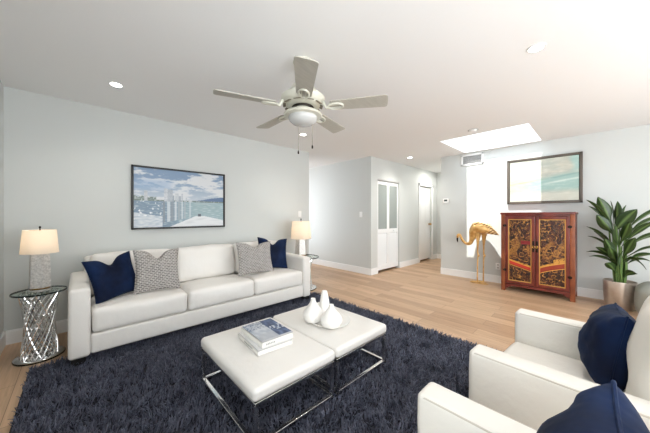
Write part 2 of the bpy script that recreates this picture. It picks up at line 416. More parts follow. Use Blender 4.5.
# plain hall door
b = MB().box(d2[0]+.006, d2[1]-.006, YD+.04, YD+.078, .045, d2[2]-.012, .003)
door = struct('door_2', b, M['trim'], 'white hall door with brass knob in the short hall', 'door')
b = MB()
for (xa, xc, za, zc) in ((.12, .33, .25, .85), (.38, .59, .25, .85), (.12, .33, 1.0, 1.8), (.38, .59, 1.0, 1.8)):
    b.box(d2[0]+xa, d2[0]+xc, YD+.034, YD+.041, za, zc, .006)
obj('raised_panel', b, M['trim'], door)
obj('knob', MB().lathe([(.03, 0), (.03, .006), (.01, .01), (.01, .03), (.026, .04), (.029, .055), (.02, .068), (0, .071)], 16), M['brass'], door, (d2[1]-.07, YD+.04, .985), (PI/2, 0, 0))

# ================================================================ RUG
rx0, rx1, ry0, ry1 = -.28, 2.68, .47, 3.08
rug = thing('area_rug', 'dark navy shag area rug under the sofa and white ottomans', 'rug', ((rx0+rx1)/2, (ry0+ry1)/2, 0))
hx, hy = (rx1-rx0)/2, (ry1-ry0)/2
obj('backing', MB().box(-hx, hx, -hy, hy, 0, .01), M['rug_back'], rug)
def make_pile(n):
    x = rng.uniform(-hx+.006, hx-.006, n); y = rng.uniform(-hy+.006, hy-.006, n)
    # clumped lean
    az = np.empty(n); ln = np.empty(n)
    for i in range(n):
        q = Vector((x[i]*5.0, y[i]*5.0, 0))
        az[i] = noise.noise(q)*6+noise.noise(q*3.7+Vector((9, 0, 0)))*4.0
        ln[i] = .55+.5*noise.noise(q*2.3+Vector((0, 7, 3)))
    az += rng.normal(0, .55, n); lean = np.clip(ln+rng.normal(0, .25, n), .15, 1.3)
    length = rng.uniform(.032, .052, n); rad = rng.uniform(.0034, .0056, n)
    rings = 4; ns = 3
    V = np.zeros((n, rings*ns+1, 3))
    dx, dy = np.cos(az), np.sin(az)
    px, py = -dy, dx
    cx = x.copy(); cy = y.copy(); cz = np.full(n, .009)
    for r in range(rings+1):
        tt = r/rings
        if r:
            a = lean*(.35+1.1*tt); st = length/rings
            cx = cx+dx*np.sin(a)*st; cy = cy+dy*np.sin(a)*st; cz = np.maximum(cz+np.cos(a)*st, .011)
        if r < rings:
            rr = rad*(1.0 if r < 3 else .75)
            for k in range(ns):
                an = 2*PI*k/ns
                V[:, r*ns+k, 0] = cx+px*np.cos(an)*rr+dx*np.sin(an)*rr*.5
                V[:, r*ns+k, 1] = cy+py*np.cos(an)*rr+dy*np.sin(an)*rr*.5
                V[:, r*ns+k, 2] = cz+np.sin(an)*rr*.8
        else:
            V[:, -1, 0] = cx; V[:, -1, 1] = cy; V[:, -1, 2] = cz
    nv = rings*ns+1
    base = []
    for r in range(rings-1):
        for k in range(ns):
            k2 = (k+1) % ns; base.append((r*ns+k, r*ns+k2, (r+1)*ns+k2, (r+1)*ns+k))
    quads = np.array(base); tris = np.array([((rings-1)*ns+k, (rings-1)*ns+(k+1) % ns, nv-1) for k in range(ns)])
    off = (np.arange(n)*nv)[:, None, None]
    Q = (quads[None]+off).reshape(-1); T = (tris[None]+off).reshape(-1)
    me = bpy.data.meshes.new('pile')
    nq, nt = n*len(quads), n*len(tris)
    me.vertices.add(n*nv); me.vertices.foreach_set('co', V.reshape(-1))
    me.loops.add(nq*4+nt*3); me.loops.foreach_set('vertex_index', np.concatenate([Q, T]).astype(np.int32))
    me.polygons.add(nq+nt)
    ls = np.concatenate([np.arange(nq)*4, nq*4+np.arange(nt)*3]).astype(np.int32)
    me.polygons.foreach_set('loop_start', ls)
    me.update(calc_edges=True); me.validate()
    c0 = np.array(lin(76, 79, 95)[:3]); c1 = np.array(lin(112, 116, 134)[:3])
    f = np.clip(rng.normal(.4, .28, n), 0, 1)[:, None]
    c = c0*(1-f)+c1*f; c = np.concatenate([c, np.ones((n, 1))], 1)
    at = me.color_attributes.new('Col', 'FLOAT_COLOR', 'POINT'); at.data.foreach_set('color', np.repeat(c, nv, 0).reshape(-1))
    me.polygons.foreach_set('use_smooth', np.ones(nq+nt, dtype=bool))
    me.materials.append(M['pile'])
    o = bpy.data.objects.new('pile', me); COL.objects.link(o); o.parent = rug; o['kind'] = 'stuff'
make_pile(56000)

# ================================================================ SOFA
def rb(hx, hy, hz, r, cr=None, m=6, seg=3, loc=(0, 0, 0), rot=(0, 0, 0)):
    T = Matrix.Translation(loc) @ Euler(rot).to_matrix().to_4x4()
    vs, fs = rbox(hx, hy, hz, r, seg, m, cr)
    return MB().add(vs, fs, True, 0, T)
def wrinkle(mb, amp, sc, seed=0):
    out = []
    for p in mb.v:
        q = Vector(p)*sc+Vector((seed, seed*2, 0))
        out.append((p[0]+amp*noise.noise(q), p[1]+amp*noise.noise(q+Vector((5, 0, 0))), p[2]+amp*noise.noise(q+Vector((0, 5, 0)))))
    mb.v = out; return mb
def rail_loop(hx, hy, z, r=.003, rad=.04, n=6):
    pts = []
    for cx, cy, a0 in ((hx-rad, hy-rad, 0), (-(hx-rad), hy-rad, 90), (-(hx-rad), -(hy-rad), 180), (hx-rad, -(hy-rad), 270)):
        for k in range(5):
            a = math.radians(a0+k*22.5); pts.append((cx+rad*math.cos(a), cy+rad*math.sin(a), z))
    pts.append(pts[0]); return pts
sofa = thing('sofa', 'long white leather three-seat sofa against the left wall', 'sofa', (1.19, 3.34, 0))
sx0, sx1 = -.06-1.19, 2.435-1.19; sy0 = 2.87-3.34; sy1 = 3.82-3.34
aw = .135
for s, x in ((-1, sx0), (1, sx1-aw)):
    b = rb(aw/2, (sy1-sy0)/2, (.615-.055)/2, .028, (.012, 0, .006, .006), 5, 3, (x+aw/2, (sy0+sy1)/2, (.615+.08)/2))
    arm = obj('arm', b, M['leather'], sofa)
ix0, ix1 = sx0+aw, sx1-aw
b = MB().box(ix0, ix1, sy0+.01, sy1-.05, .08, .24, .018)
obj('base_rail', b, M['leather'], sofa)
b = rb((ix1-ix0)/2+.03, .08, .36, .03, (.004, 0, .0), 5, 3, ((ix0+ix1)/2, sy1-.085, .43))
obj('back_frame', b, M['leather'], sofa)
cwid = (ix1-ix0)/3
for k in range(3):
    xc = ix0+cwid*(k+.5)
    b = rb(cwid/2-.004, .285, .1, .04, (.035, 0, .012, .0), 8, 3, (xc, sy0+.29, .335), (math.radians(-1.5), 0, 0))
    wrinkle(b, .008, 5.5, k)
    c = obj('seat_cushion', b, M['leather'], sofa)
    b = rb(cwid/2-.006, .1, .205, .055, (.012, 0, .05, .0), 8, 3, (xc, sy0+.64, .622), (math.radians(-12), 0, 0))
    wrinkle(b, .014, 6, k+10)
    obj('back_cushion', b, M['leather'], sofa)
for x in (sx0+.062, sx1-.062):
    for y, z0 in ((sy0+.06, .012), (sy1-.07, 0)):
        obj('foot', MB().box(x-.045, x+.045, y-.045, y+.045, z0, .085, .004), M['black'], sofa)

# ================================================================ THROW PILLOWS
def pillow_mesh(wd, ht, T, chop=.0, seed=0, n=28, pinch=.10, fk=1.0):
    vs = []; fs = []
    def pos(u, v, s):
        x = wd/2*u*(1-pinch*(1-v*v)); z = ht/2*v*(1-pinch*(1-u*u))
        th = T/2*(max(0, (1-u**2)*(1-v**2)))**.42
        ch = math.exp(-(u/.30)**2)*max(0, (v+.15)/1.15)**2
        z -= chop*ch*(1 if v > 0 else 0)
        th *= 1-.35*ch*(1 if chop > 0 else 0)
        q = Vector((u*2.2+seed, v*2.2, seed*1.7+s))
        wob = .012*noise.noise(q)+.006*noise.noise(q*2.7)
        fold = .006*math.sin(7*(abs(u)+abs(v))+4*noise.noise(q))*(abs(u)*abs(v))
        edge = (1-u**8)*(1-v**8)
        return (x, s*(th+(wob+fold*fk+(fk-1)*.004*math.sin(11*v+5*u*u+3*noise.noise(q)))*edge), z+ht/2)
    idx = {}
    def vert(i, j, s):
        if i in (0, n) or j in (0, n): s2 = 0
        else: s2 = s
        k = (i, j, s2)
        if k not in idx:
            f = lambda a: math.sin((2*a/n-1)*PI/2)*.6+(2*a/n-1)*.4
            idx[k] = len(vs); vs.append(pos(f(i), f(j), s2))
        return idx[k]
    for s in (-1, 1):
        for i in range(n):
            for j in range(n):
                fs.append((vert(i, j, s), vert(i+1, j, s), vert(i+1, j+1, s), vert(i, j+1, s)))
    per = [vs[idx[(i, 0, 0)]] for i in range(n)]+[vs[idx[(n, j, 0)]] for j in range(n)]+[vs[idx[(n-i, n, 0)]] for i in range(n)]+[vs[idx[(0, n-j, 0)]] for j in range(n)]
    per.append(per[0])
    return MB().add(vs, fs, True), per
def pillow(label, m, wd, ht, T, loc, lean, yaw, roll, chop=0, seed=0, group=None, welt=None, fold=1.0):
    b, per = pillow_mesh(wd, ht, T, chop, seed, fk=fold)
    o = obj('throw_pillow', b, m)
    R = Matrix.Rotation(yaw, 4, 'Z') @ Matrix.Rotation(lean, 4, 'X') @ Matrix.Rotation(roll, 4, 'Y')
    o.rotation_euler = R.to_euler(); o.location = loc
    tag(o, label, 'pillow', group)
    obj('welt', MB().tube(per, .0045, 6, False), m if welt is None else welt, o)
    return o
d = math.radians
pillow('navy velvet throw pillow leaning in the left corner of the sofa', M['velvet'], .38, .40, .14, (.29, 3.10, .458), d(-17), d(20), d(-8), .07, 1)
pillow('grey woven throw pillow beside the left navy pillow on the sofa', M['woven'], .405, .43, .14, (.585, 3.06, .458), d(-16), d(2), d(2), .08, 2)
pillow('grey woven throw pillow in front of the right navy pillow on the sofa', M['woven'], .50, .42, .14, (1.685, 3.07, .462), d(-15), d(0), d(2), .05, 3)
pillow('navy velvet throw pillow tucked behind the right grey pillow on the sofa', M['velvet'], .46, .445, .13, (2.01, 3.20, .462), d(-14), d(-6), d(6), .08, 4)

# ================================================================ OTTOMANS
def ottoman(loc, hx, hy, label):
    t = thing('ottoman', label, 'ottoman', loc, 0, 'white ottomans on the rug')
    zt = .272
    b = rb(hx, hy, .036, .026, (.012, 0, .003, .003), 8, 4, (0, 0, zt+.036)); wrinkle(b, .002, 6, hx*10)
    c = obj('cushion', b, M['leather'], t)
    q = .011
    b = MB()
    for y in (-hy+.02, hy-.02): b.box(-hx+.01, hx-.01, y-q, y+q, zt-.022, zt-.001, .002)
    for x in (-hx+.02, hx-.02): b.box(x-q, x+q, -hy+.01, hy-.01, zt-.022, zt-.001, .002)
    b.box(-hx+.02, hx-.02, -hy+.02, hy-.02, zt-.006, zt+.004)
    obj('top_frame', b, M['chrome'], t)
    b = MB()
    for y in (-hy+.02, hy-.02): b.box(-hx+.01, hx-.01, y-q, y+q, .034, .056, .002)
    for x in (-hx+.02, hx-.02): b.box(x-q, x+q, -hy+.01, hy-.01, .034, .056, .002)
    obj('base_frame', b, M['chrome'], t)
    for x in (-hx+.02, hx-.02):
        for y in (-hy+.02, hy-.02):
            obj('leg', MB().box(x-q, x+q, y-q, y+q, .01, zt-.01, .002), M['chrome'], t)
    return t
ottoman((.929, 1.585, 0), .293, .398, 'white leather ottoman on chrome frame with the stack of books')
ottoman((1.526, 1.585, 0), .293, .398, 'white leather ottoman on chrome frame with the three vases')

# ================================================================ printed picture helper
def color_grid(name, wd, ht, nx, ny, fn, m, parent, place, relief=None):
    """flat grid in its own x/z plane facing -y; fn(u, v) -> sRGB"""
    us = np.linspace(0, 1, nx+1); vs_ = np.linspace(0, 1, ny+1)
    mb = MB(); cols = []
    vs = []
    for j, v in enumerate(vs_):
        for i, u in enumerate(us):
            c = fn(u, v); cols.append(lin(*[max(0, min(255, q)) for q in c[:3]]))
            y = -(relief(u, v)) if relief else 0.0
            vs.append(((u-.5)*wd, y, (v-.5)*ht))
    fs = [(j*(nx+1)+i, j*(nx+1)+i+1, (j+1)*(nx+1)+i+1, (j+1)*(nx+1)+i) for j in range(ny) for i in range(nx)]
    # thickness behind
    k = len(vs); vs += [(-wd/2, .004, -ht/2), (wd/2, .004, -ht/2), (wd/2, .004, ht/2), (-wd/2, .004, ht/2)]
    fs.append((k+3, k+2, k+1, k)); cols += [lin(200, 200, 200)]*4
    mb.add(vs, fs, True)
    me = bpy.data.meshes.new(name); me.from_pydata(mb.v, [], mb.f); me.polygons.foreach_set('use_smooth', mb.sm)
    at = me.color_attributes.new('Col', 'FLOAT_COLOR', 'POINT'); at.data.foreach_set('color', np.array(cols, dtype=np.float32).reshape(-1))
    me.materials.append(m)
    o = bpy.data.objects.new(name, me); COL.objects.link(o)
    if parent: o.parent = parent
    o.location = place[0]; o.rotation_euler = place[1]
    return o
def mixc(a, b, t):
    t = max(0, min(1, t)); return tuple(p*(1-t)+q*t for p, q in zip(a, b))
def ss(a, b, x):
    t = max(0, min(1, (x-a)/(b-a))); return t*t*(3-2*t)
def nz2(x, y, s=0): return noise.noise(Vector((x, y, s)))
def fbm(x, y, s=0): return noise.fractal(Vector((x, y, s)), .6, 2.0, 5)

def harbor(u, v):
    hz = .45
    if v >= hz:
        c = mixc((186, 196, 206), (112, 138, 170), (v-hz)/.4)
        cl = fbm(u*3.2+3, v*8.5, 1.5)+.25
        c = mixc(c, (212, 214, 216), ss(.0, .5, cl-.35*abs(v-.68)))
        if u < .45 and .58 < v < .86: c = mixc(c, (128, 158, 196), .55*ss(.0, .1, .86-v)*ss(0, .1, v-.58)*ss(0, .15, .45-u))
        mt = hz+.02+.085*ss(.55, 1.0, u)+.015*nz2(u*9, 0)
        if u > .5 and v < mt: c = mixc((130, 152, 180), (72, 98, 136), ss(.5, .8, u))
        lw = hz+.07+.03*nz2(u*30, 1) if u < .22 else hz+.02
        if v < lw: c = mixc((96, 112, 104), (200, 206, 208), max(0, nz2(u*70, v*40))*1.6)
        for (a, b_, h, cc) in ((.10, .135, .62, (196, 198, 200)), (.30, .335, .675, (206, 208, 212)), (.335, .385, .66, (176, 182, 190)), (.385, .40, .56, (150, 160, 170)), (.415, .45, .60, (196, 200, 204)), (.45, .475, .55, (160, 168, 178)), (.48, .50, .60, (186, 190, 198)), (.53, .545, .53, (190, 196, 200)), (.56, .6, .50, (210, 214, 216))):
            if a <= u < b_ and v < h:
                c = cc
                if int((v*90)) % 2 == 0 and nz2(u*200, v*200) > -.2: c = mixc(c, (110, 124, 142), .45)
        return c
    w_ = mixc((104, 128, 150), (142, 168, 174), ss(.25, .7, u))
    w_ = mixc(w_, (84, 112, 148), .5*ss(.05, .3, hz-v)*ss(.3, 0, u))
    c = mixc(w_, (206, 218, 222), max(0, nz2(u*18, v*70))*1.0)
    for (a, b_, cc) in ((.285, .31, (120, 128, 136)), (.33, .36, (214, 218, 220)), (.365, .395, (128, 136, 144)), (.41, .43, (220, 222, 224)), (.44, .47, (150, 160, 168)), (.48, .5, (216, 220, 222)), (.51, .53, (160, 170, 178)), (.57, .585, (200, 208, 212))):
        if a <= u < b_ and v > .08+.3*(u-.28): c = mixc(c, cc, .75)
    # pier
    L_ = .22-.65*abs(u-.68) if u < .68 else .22-.34*(u-.68)
    if u > .28 and v < min(.2, L_): c = mixc((226, 228, 230), (196, 200, 204), max(0, nz2(u*8, v*30)))
    if u < .28 and v < .26-.25*u: c = mixc((214, 218, 222), (170, 184, 198), max(0, .4+nz2(u*20, v*40)))
    if u < .28 and v > .14 and nz2(u*40, v*26, 5) > .42: c = (240, 242, 244)
    if abs(u-.69) < .02 and abs(v-.21) < .025: c = (70, 78, 88)
    return c
def abstract(u, v):
    c = mixc((190, 187, 172), (168, 172, 162), .5+fbm(u*2, v*5, 3))
    t1 = ss(.62, .5, v+.05*nz2(u*3, 2)-.10*(u-.5))*ss(.16, .3, v+.03*nz2(u*4, 7))*ss(.08, .5, u)
    c = mixc(c, (146, 178, 172), .85*t1)
    c = mixc(c, (150, 184, 180), .8*ss(.86, .95, u+.04*nz2(u*3, v*6))*ss(.55, .75, v))
    c = mixc(c, (120, 150, 146), .6*math.exp(-((v-.50-.22*(u-.5))/.02)**2)*ss(.5, .7, u))
    c = mixc(c, (206, 178, 120), .75*math.exp(-((v-.50-.17*(u-.45))/.014)**2)*ss(.65, .1, u))
    c = mixc(c, (220, 222, 212), .6*math.exp(-((v-.42-.2*(u-.6))/.02)**2)*ss(.4, .7, u))
    c = mixc(c, (200, 200, 186), .8*ss(.24, .14, v))
    return mixc(c, (236, 234, 226), .25*fbm(u*6, v*20, 9))
# framed harbour picture
pa = thing('framed_picture', 'black framed harbor skyline picture on the wall above the sofa', 'picture', (1.02, YA, 1.44))
wd, ht = 1.122, .776
b = MB(); fw = .022
b.box(-wd/2, wd/2, -.04, -.001, -ht/2, -ht/2+fw, .003).box(-wd/2, wd/2, -.04, -.001, ht/2-fw, ht/2, .003)
b.box(-wd/2, -wd/2+fw, -.04, -.001, -ht/2, ht/2, .003).box(wd/2-fw, wd/2, -.04, -.001, -ht/2, ht/2, .003)
obj('frame', b, M['frame_black'], pa)
color_grid('print', wd-.03, ht-.03, 190, 130, lambda u, v: mixc(harbor(u, v), (178, 184, 188), .14), M['print'], pa, ((0, -.024, 0), (0, 0, 0)))
pb = thing('framed_picture', 'taupe framed abstract seascape painting above the red cabinet', 'picture', (XB, .662, 1.80), -PI/2)
wd, ht = .95, .765; fw = .032
b = MB()
b.box(-wd/2, wd/2, -.055, -.001, -ht/2, -ht/2+fw, .003).box(-wd/2, wd/2, -.055, -.001, ht/2-fw, ht/2, .003)
b.box(-wd/2, -wd/2+fw, -.055, -.001, -ht/2, ht/2, .003).box(wd/2-fw, wd/2, -.055, -.001, -ht/2, ht/2, .003)
b.box(-wd/2+.01, wd/2-.01, -.012, -.002, -ht/2+.01, ht/2-.01)
obj('frame', b, M['frame_taupe'], pb)
color_grid('canvas', wd-2*fw-.018, ht-2*fw-.018, 120, 90, abstract, M['print'], pb, ((0, -.044, 0), (0, 0, 0)))

# ================================================================ BOOKS
def cover_art(u, v):
    if v < .06: return (200, 202, 206)
    if u > .58: 
        c = mixc((44, 58, 92), (96, 116, 150), .5+.9*nz2(u*9, v*7, 2))
        if .36 < v < .62 and nz2(u*14, v*12, 5) > .1: c = (196, 204, 214)
        return c
    c = mixc((196, 200, 206), (150, 160, 174), max(0, .3+nz2(u*8, v*6, 4)))
    if v > .62 and nz2(u*22, v*24, 8) > .15: c = (96, 108, 132)
    if v < .35: c = mixc(c, (178, 182, 188), .6)
    return c
def plain_art(u, v): return (226, 226, 226)
def book(label, loc, rz, wd, dp, th, art, spine_text=None, rel=0):
    t = thing('book', label, 'book', loc, rz, 'books stacked on the left ottoman')
    c = .003
    b = MB().box(-wd/2, wd/2, -dp/2, dp/2, 0, c, .001).box(-wd/2, wd/2, -dp/2, dp/2, th-c, th, .001).box(-wd/2, -wd/2+c, -dp/2, dp/2, 0, th, .001)
    cv = obj('cover', b, M['paper'], t)
    obj('pages', MB().box(-wd/2+c, wd/2-.005, -dp/2+.005, dp/2-.005, c, th-c), M['paper'], t)
    o = color_grid('cover_print', wd-.006, dp-.006, 46, 60, art, M['print'], t, ((0, 0, th+.0042), (-PI/2, 0, 0)))
    return t
bz = .3585
tx = .95; ty = 1.60
bk1 = book('thin white book at the bottom of the stack on the left ottoman', (tx-.012, ty, bz), d(-4), .25, .335, .026, plain_art)
bk2 = book('thick white book with navy photo cover on top of the stack', (tx+.008, ty+.004, bz+.031), d(-2), .235, .315, .034, cover_art)
def marks(parent, x0, y, z, along, n, h, s=1):
    b = MB(); r = random.Random(n+int(z*1000)); p = x0
    for k in range(n):
        wdt = r.uniform(.004, .009)
        if along == 'x': b.box(p, p+wdt*.35, y-.0006, y, z, z+h); b.box(p, p+wdt, y-.0006, y, z+h*.4, z+h*.58)
        else: b.box(y-.0006, y, p, p+wdt*.35, z, z+h); b.box(y-.0006, y, p, p+wdt, z+h*.4, z+h*.58)
        p += wdt+.004
    obj('lettering', b, M['slot'], parent)
marks(bk2, -.09, -.1576, .011, 'x', 6, .012)
marks(bk1, -.08, -.1254, .008, 'y', 12, .010)

# ================================================================ TRAY AND VASES
tray = obj('tray', MB().lathe([(0, .004), (.12, .004), (.16, .006), (.185, .016), (.19, .018), (.188, .010), (.165, 0), (0, 0)], 48), M['ceramic'])
tray.location = (1.50, 1.545, .3575); tray.scale = (.86, 1, 1); tag(tray, 'round white shallow ceramic tray under the three vases', 'tray')
def vase(label, loc, prof, lean=0):
    o = obj('vase', MB().lathe(prof, 36), M['ceramic']); o.location = loc; o.rotation_euler = (0, lean, 0)
    tag(o, label, 'vase', 'white bottle vases on the tray'); return o
def vprof(R, h, neck, shoulder):
    pr = [(0, 0), (R*.55, 0), (R*.72, .004)]
    for k in range(1, 25):
        t = k/24
        if t < shoulder: r = R*(.72+.28*math.sin(PI/2*t/shoulder))
        else:
            q = (t-shoulder)/(1-shoulder); r = neck+(R-neck)*(.5+.5*math.cos(PI*min(1, q*1.08)))**.9
        pr.append((r, h*t))
    pr += [(neck*.7, h+.001), (neck*.55, h-.008), (0, h-.03)]
    return pr
vz = .3645
vase('rounded white bottle vase at left of the tray, leaning neck', (1.385, 1.605, vz), vprof(.082, .185, .019, .30))
vase('squat white teardrop vase nearest the camera on the tray', (1.425, 1.435, vz), vprof(.086, .168, .018, .30))
vase('slim tall white cone vase behind the other two vases', (1.545, 1.64, vz), [(0, 0), (.052, 0), (.056, .006), (.052, .05), (.043, .10), (.033, .155), (.024, .20), (.020, .208), (.012, .206), (0, .18)])

# ================================================================ END TABLES AND LAMPS
def end_table(label, loc, R, Rb, Hh, sc=1.0):
    t = thing('end_table', label, 'side table', loc, 0, 'round glass side tables with lattice bases')
    obj('glass_top', MB().lathe([(0, Hh-.012), (R-.004, Hh-.012), (R-.004, Hh), (0, Hh)], 56), M['glass'], t)
    ring = MB().lathe([(R-.005, Hh-.013), (R-.001, Hh-.013), (R, Hh-.010), (R, Hh-.002), (R-.002, Hh), (R-.005, Hh)], 56, cap=False)
    obj('top_edge', ring, M['glass_edge'], t)
    obj('base_disc', MB().lathe([(0, .004), (Rb*1.22, .004), (Rb*1.24, .008), (Rb*1.24, .016), (Rb*1.22, .018), (0, .018)], 48), M['mirror'], t)
    obj('base_edge', MB().lathe([(Rb*1.241, 0), (Rb*1.255, 0), (Rb*1.255, .012), (Rb*1.241, .012)], 48, cap=False), M['glass_edge'], t)
    b = MB(); n = 20
    z0, z1 = .018, Hh-.014
    for fam in (1, -1):
        for k in range(n):
            a0 = 2*PI*k/n
            pts = []
            for q in range(9):
                tt = q/8; a = a0+fam*(tt-.5)*math.radians(125)
                r = Rb*(.70+(.30 if tt > .5 else .24)*(2*tt-1)**2)+(0.004 if fam > 0 else 0)
                pts.append((r*math.cos(a), r*math.sin(a), z0+(z1-z0)*tt))
            b.tube(pts, .0058*sc, 6)
    obj('lattice_base', b, M['chrome'], t)
    obj('top_ring', MB().lathe([(Rb*.98, z1-.006), (Rb*1.06, z1-.006), (Rb*1.06, z1), (Rb*.98, z1)], 40, cap=False), M['chrome'], t)
    return t
LT = (-.241, 3.345, 0); RT = (2.74, 3.47, 0)
end_table('round glass lattice side table at the left end of the sofa', LT, .171, .125, .57)
end_table('round glass lattice side table at the right end of the sofa', RT, .29, .2, .53, 1.5)
def lamp(label, loc, s, rz, hb=.325):
    dz = hb-.325
    t = thing('table_lamp', label, 'lamp', loc, rz, 'silver table lamps with white shades')
    sh = lambda pr: [(r*s, (z+(dz if z > .2 else 0))*s) for r, z in pr]
    b = MB(); 
    def prism(r0, r1, z0, z1, n=6):
        vs = []
        for r, z in ((r0, z0), (r1, z1)):
            for k in range(n): a = 2*PI*k/n+PI/n; vs.append((r*s*math.cos(a), r*s*math.sin(a), z*s))
        fs = [(k, (k+1) % n, n+(k+1) % n, n+k) for k in range(n)]+[tuple(range(n))[::-1], tuple(range(n, 2*n))]
        b.add(vs, fs, False)
    prism(.072, .064, .03, .318+dz)
    obj('body', b, M['silver'], t)
    obj('foot', MB().lathe(sh([(0, .018), (.055, .018), (.062, .022), (.062, .034), (.056, .038), (0, .038)]), 32), M['brass'], t)
    obj('plinth', MB().lathe(sh([(0, 0), (.072, 0), (.074, .003), (.074, .015), (.072, .018), (0, .018)]), 32), M['lucite'], t)
    obj('stem', MB().lathe(sh([(.010, .31), (.010, .34), (.006, .345), (.006, .525), (0, .525)]), 12), M['brass'], t)
    shd = MB().lathe(sh([(.118, .325), (.102, .525), (.1, .525), (.116, .325)]), 48, cap=False)
    so = obj('lamp_shade', shd, M['shade'], t)
    bm_ = MB()
    for k in range(3):
        a = 2*PI*k/3; bm_.tube([(0, 0, (.52+dz)*s), (.1*s*math.cos(a), .1*s*math.sin(a), (.52+dz)*s)], .0015*s, 5)
    obj('spider', bm_, M['brass'], so)
    obj('finial', MB().lathe(sh([(.004, .525), (.004, .54), (.008, .545), (.006, .556), (0, .56)]), 12), M['dark_metal'], t)
    obj('bulb', MB().lathe(sh([(.012, .36), (.014, .375), (.028, .41), (.026, .43), (.01, .445), (0, .447)]), 20), M['bulb'], t)
    l = bpy.data.lights.new('lamp_light', 'POINT'); l.energy = .55*s*s; l.color = (1, .90, .78); l.shadow_soft_size = .03*s
    lo = bpy.data.objects.new('lamp_light', l); COL.objects.link(lo); lo.parent = t; lo.location = (0, 0, (.47+dz)*s)
    return t
lamp('silver table lamp with white shade on the left lattice side table', (LT[0], LT[1], .5705), 1.0, d(14))
lamp('silver table lamp with white shade on the right lattice side table', (RT[0]-.03, RT[1]-.02, .5305), 1.45, d(8), .21)

# ================================================================ ARMCHAIRS
def armchair(label, xl, xr, yf, aw, rz=0):
    xc = (xl+xr)/2; t = thing('armchair', label, 'armchair', (xc, yf-.42, 0), d(rz), 'ivory armchairs in the foreground')
    hw = (xr-xl)/2; y1 = .42; yb = -.52; az = .594
    fab = M['chair_fabric']
    for s in (-1, 1):
        x = s*(hw-aw/2)
        b = rb(aw/2, (y1-yb+.02)/2, (az-.09)/2, .02, (.006, 0, .008, .003), 6, 4, (x, (y1+yb)/2, (az+.09)/2)); wrinkle(b, .0028, 7, s+hw*9)
        arm = obj('arm', b, fab, t)
        q = aw/2-.004; zz = az-.008
        for sd in (-1, 1):
            obj('seam', MB().tube([(x+sd*(q-.001), yb+.04, zz), (x+sd*(q+.001), 0, zz+.001), (x+sd*(q-.001), y1-.02, zz-.001), (x+sd*(q-.002), y1-.006, zz-.008), (x+sd*(q-.002), y1-.001, zz-.03), (x+sd*(q-.002), y1-.001, .12)], .0032, 6), M['piping'], arm)
    iw = hw-aw
    obj('base', MB().box(-iw-.01, iw+.01, yb+.06, y1-.035, .09, .25, .02), fab, t)
    b = rb(iw-.004, .29, .085, .04, (.022, 0, .012), 8, 4, (0, y1-.275, .33)); wrinkle(b, .004, 6, hw*7)
    sc = obj('seat_cushion', b, fab, t)
    b = rb(hw-.02, .075, .35, .04, (.006, 0, .01), 6, 3, (0, yb+.0, .46), (d(6), 0, 0)); obj('back_frame', b, fab, t)
    b = rb(iw+.03, .11, .245, .085, (.02, 0, .035), 9, 4, (0, yb+.32, .635), (d(9), 0, 0)); wrinkle(b, .017, 6.5, hw*5+3)
    obj('back_cushion', b, fab, t)
    for x in (-hw+.06, hw-.06):
        for y in (y1-.06, yb+.05): obj('foot', MB().box(x-.025, x+.025, y-.025, y+.025, 0, .095, .003), M['black'], t)
    return t
armchair('ivory armchair farther from the camera, beside the oak floor', 1.302, 2.165, .395, .112, -3)
armchair('ivory armchair nearest the camera, cut off by the lower frame edge', .115, .982, .44, .112)
pillow('navy velvet pillow standing in the farther ivory armchair', M['velvet'], .37, .36, .22, (1.845, -.005, .42), d(10), d(3), d(5), 0, 6, fold=1.3)
pillow('navy velvet pillow standing in the nearest ivory armchair', M['velvet'], .40, .43, .22, (.66, .045, .43), d(10), d(2), d(3), 0, 8, fold=1.4)

# ================================================================ CABINET
cab = thing('cabinet', 'red lacquered cabinet with gilded carved doors below the abstract painting', 'cabinet', (5.285, .69, 0), -PI/2)
# local x: -.43..+.43 runs from far (left in view) to near; local -y faces the room
cw, cd, ch = .885, .43, 1.27
maho = M['mahogany']
b = MB()
b.box(-cw/2, cw/2, -cd/2+.025, cd/2, .09, ch-.03)
obj('body', b, maho, cab)
obj('top', MB().box(-cw/2-.012, cw/2+.012, -cd/2-.008, cd/2+.0, ch-.032, ch, .006), maho, cab)
for x in (-cw/2+.028, cw/2-.028):
    for y in (-cd/2+.025, cd/2-.03): obj('leg', MB().box(x-.028, x+.028, y-.028, y+.028, 0, ch-.032, .004), M['mahogany_edge'], cab)
obj('apron', MB().box(-cw/2+.055, cw/2-.055, -cd/2+.004, -cd/2+.03, .085, .125, .003), maho, cab)
obj('frieze', MB().box(-cw/2+.055, cw/2-.055, -cd/2+.006, -cd/2+.03, ch-.06, ch-.03, .003), maho, cab)
for s in (-1, 1):   # small scrolled brackets under the apron
    vs = []; prof = [(0, 0), (.085, 0), (.07, -.02), (.045, -.022), (.035, -.04), (.015, -.045), (0, -.06)]
    for y in (0, .018): vs += [(s*(cw/2-.056)-s*px, -cd/2+.008+y, .088+pz) for px, pz in prof]
    k = len(prof); fs = [tuple(range(k)), tuple(range(k, 2*k))]+[(i, (i+1) % k, k+(i+1) % k, k+i) for i in range(k)]
    obj('bracket', MB().add(vs, fs, False), maho, cab)
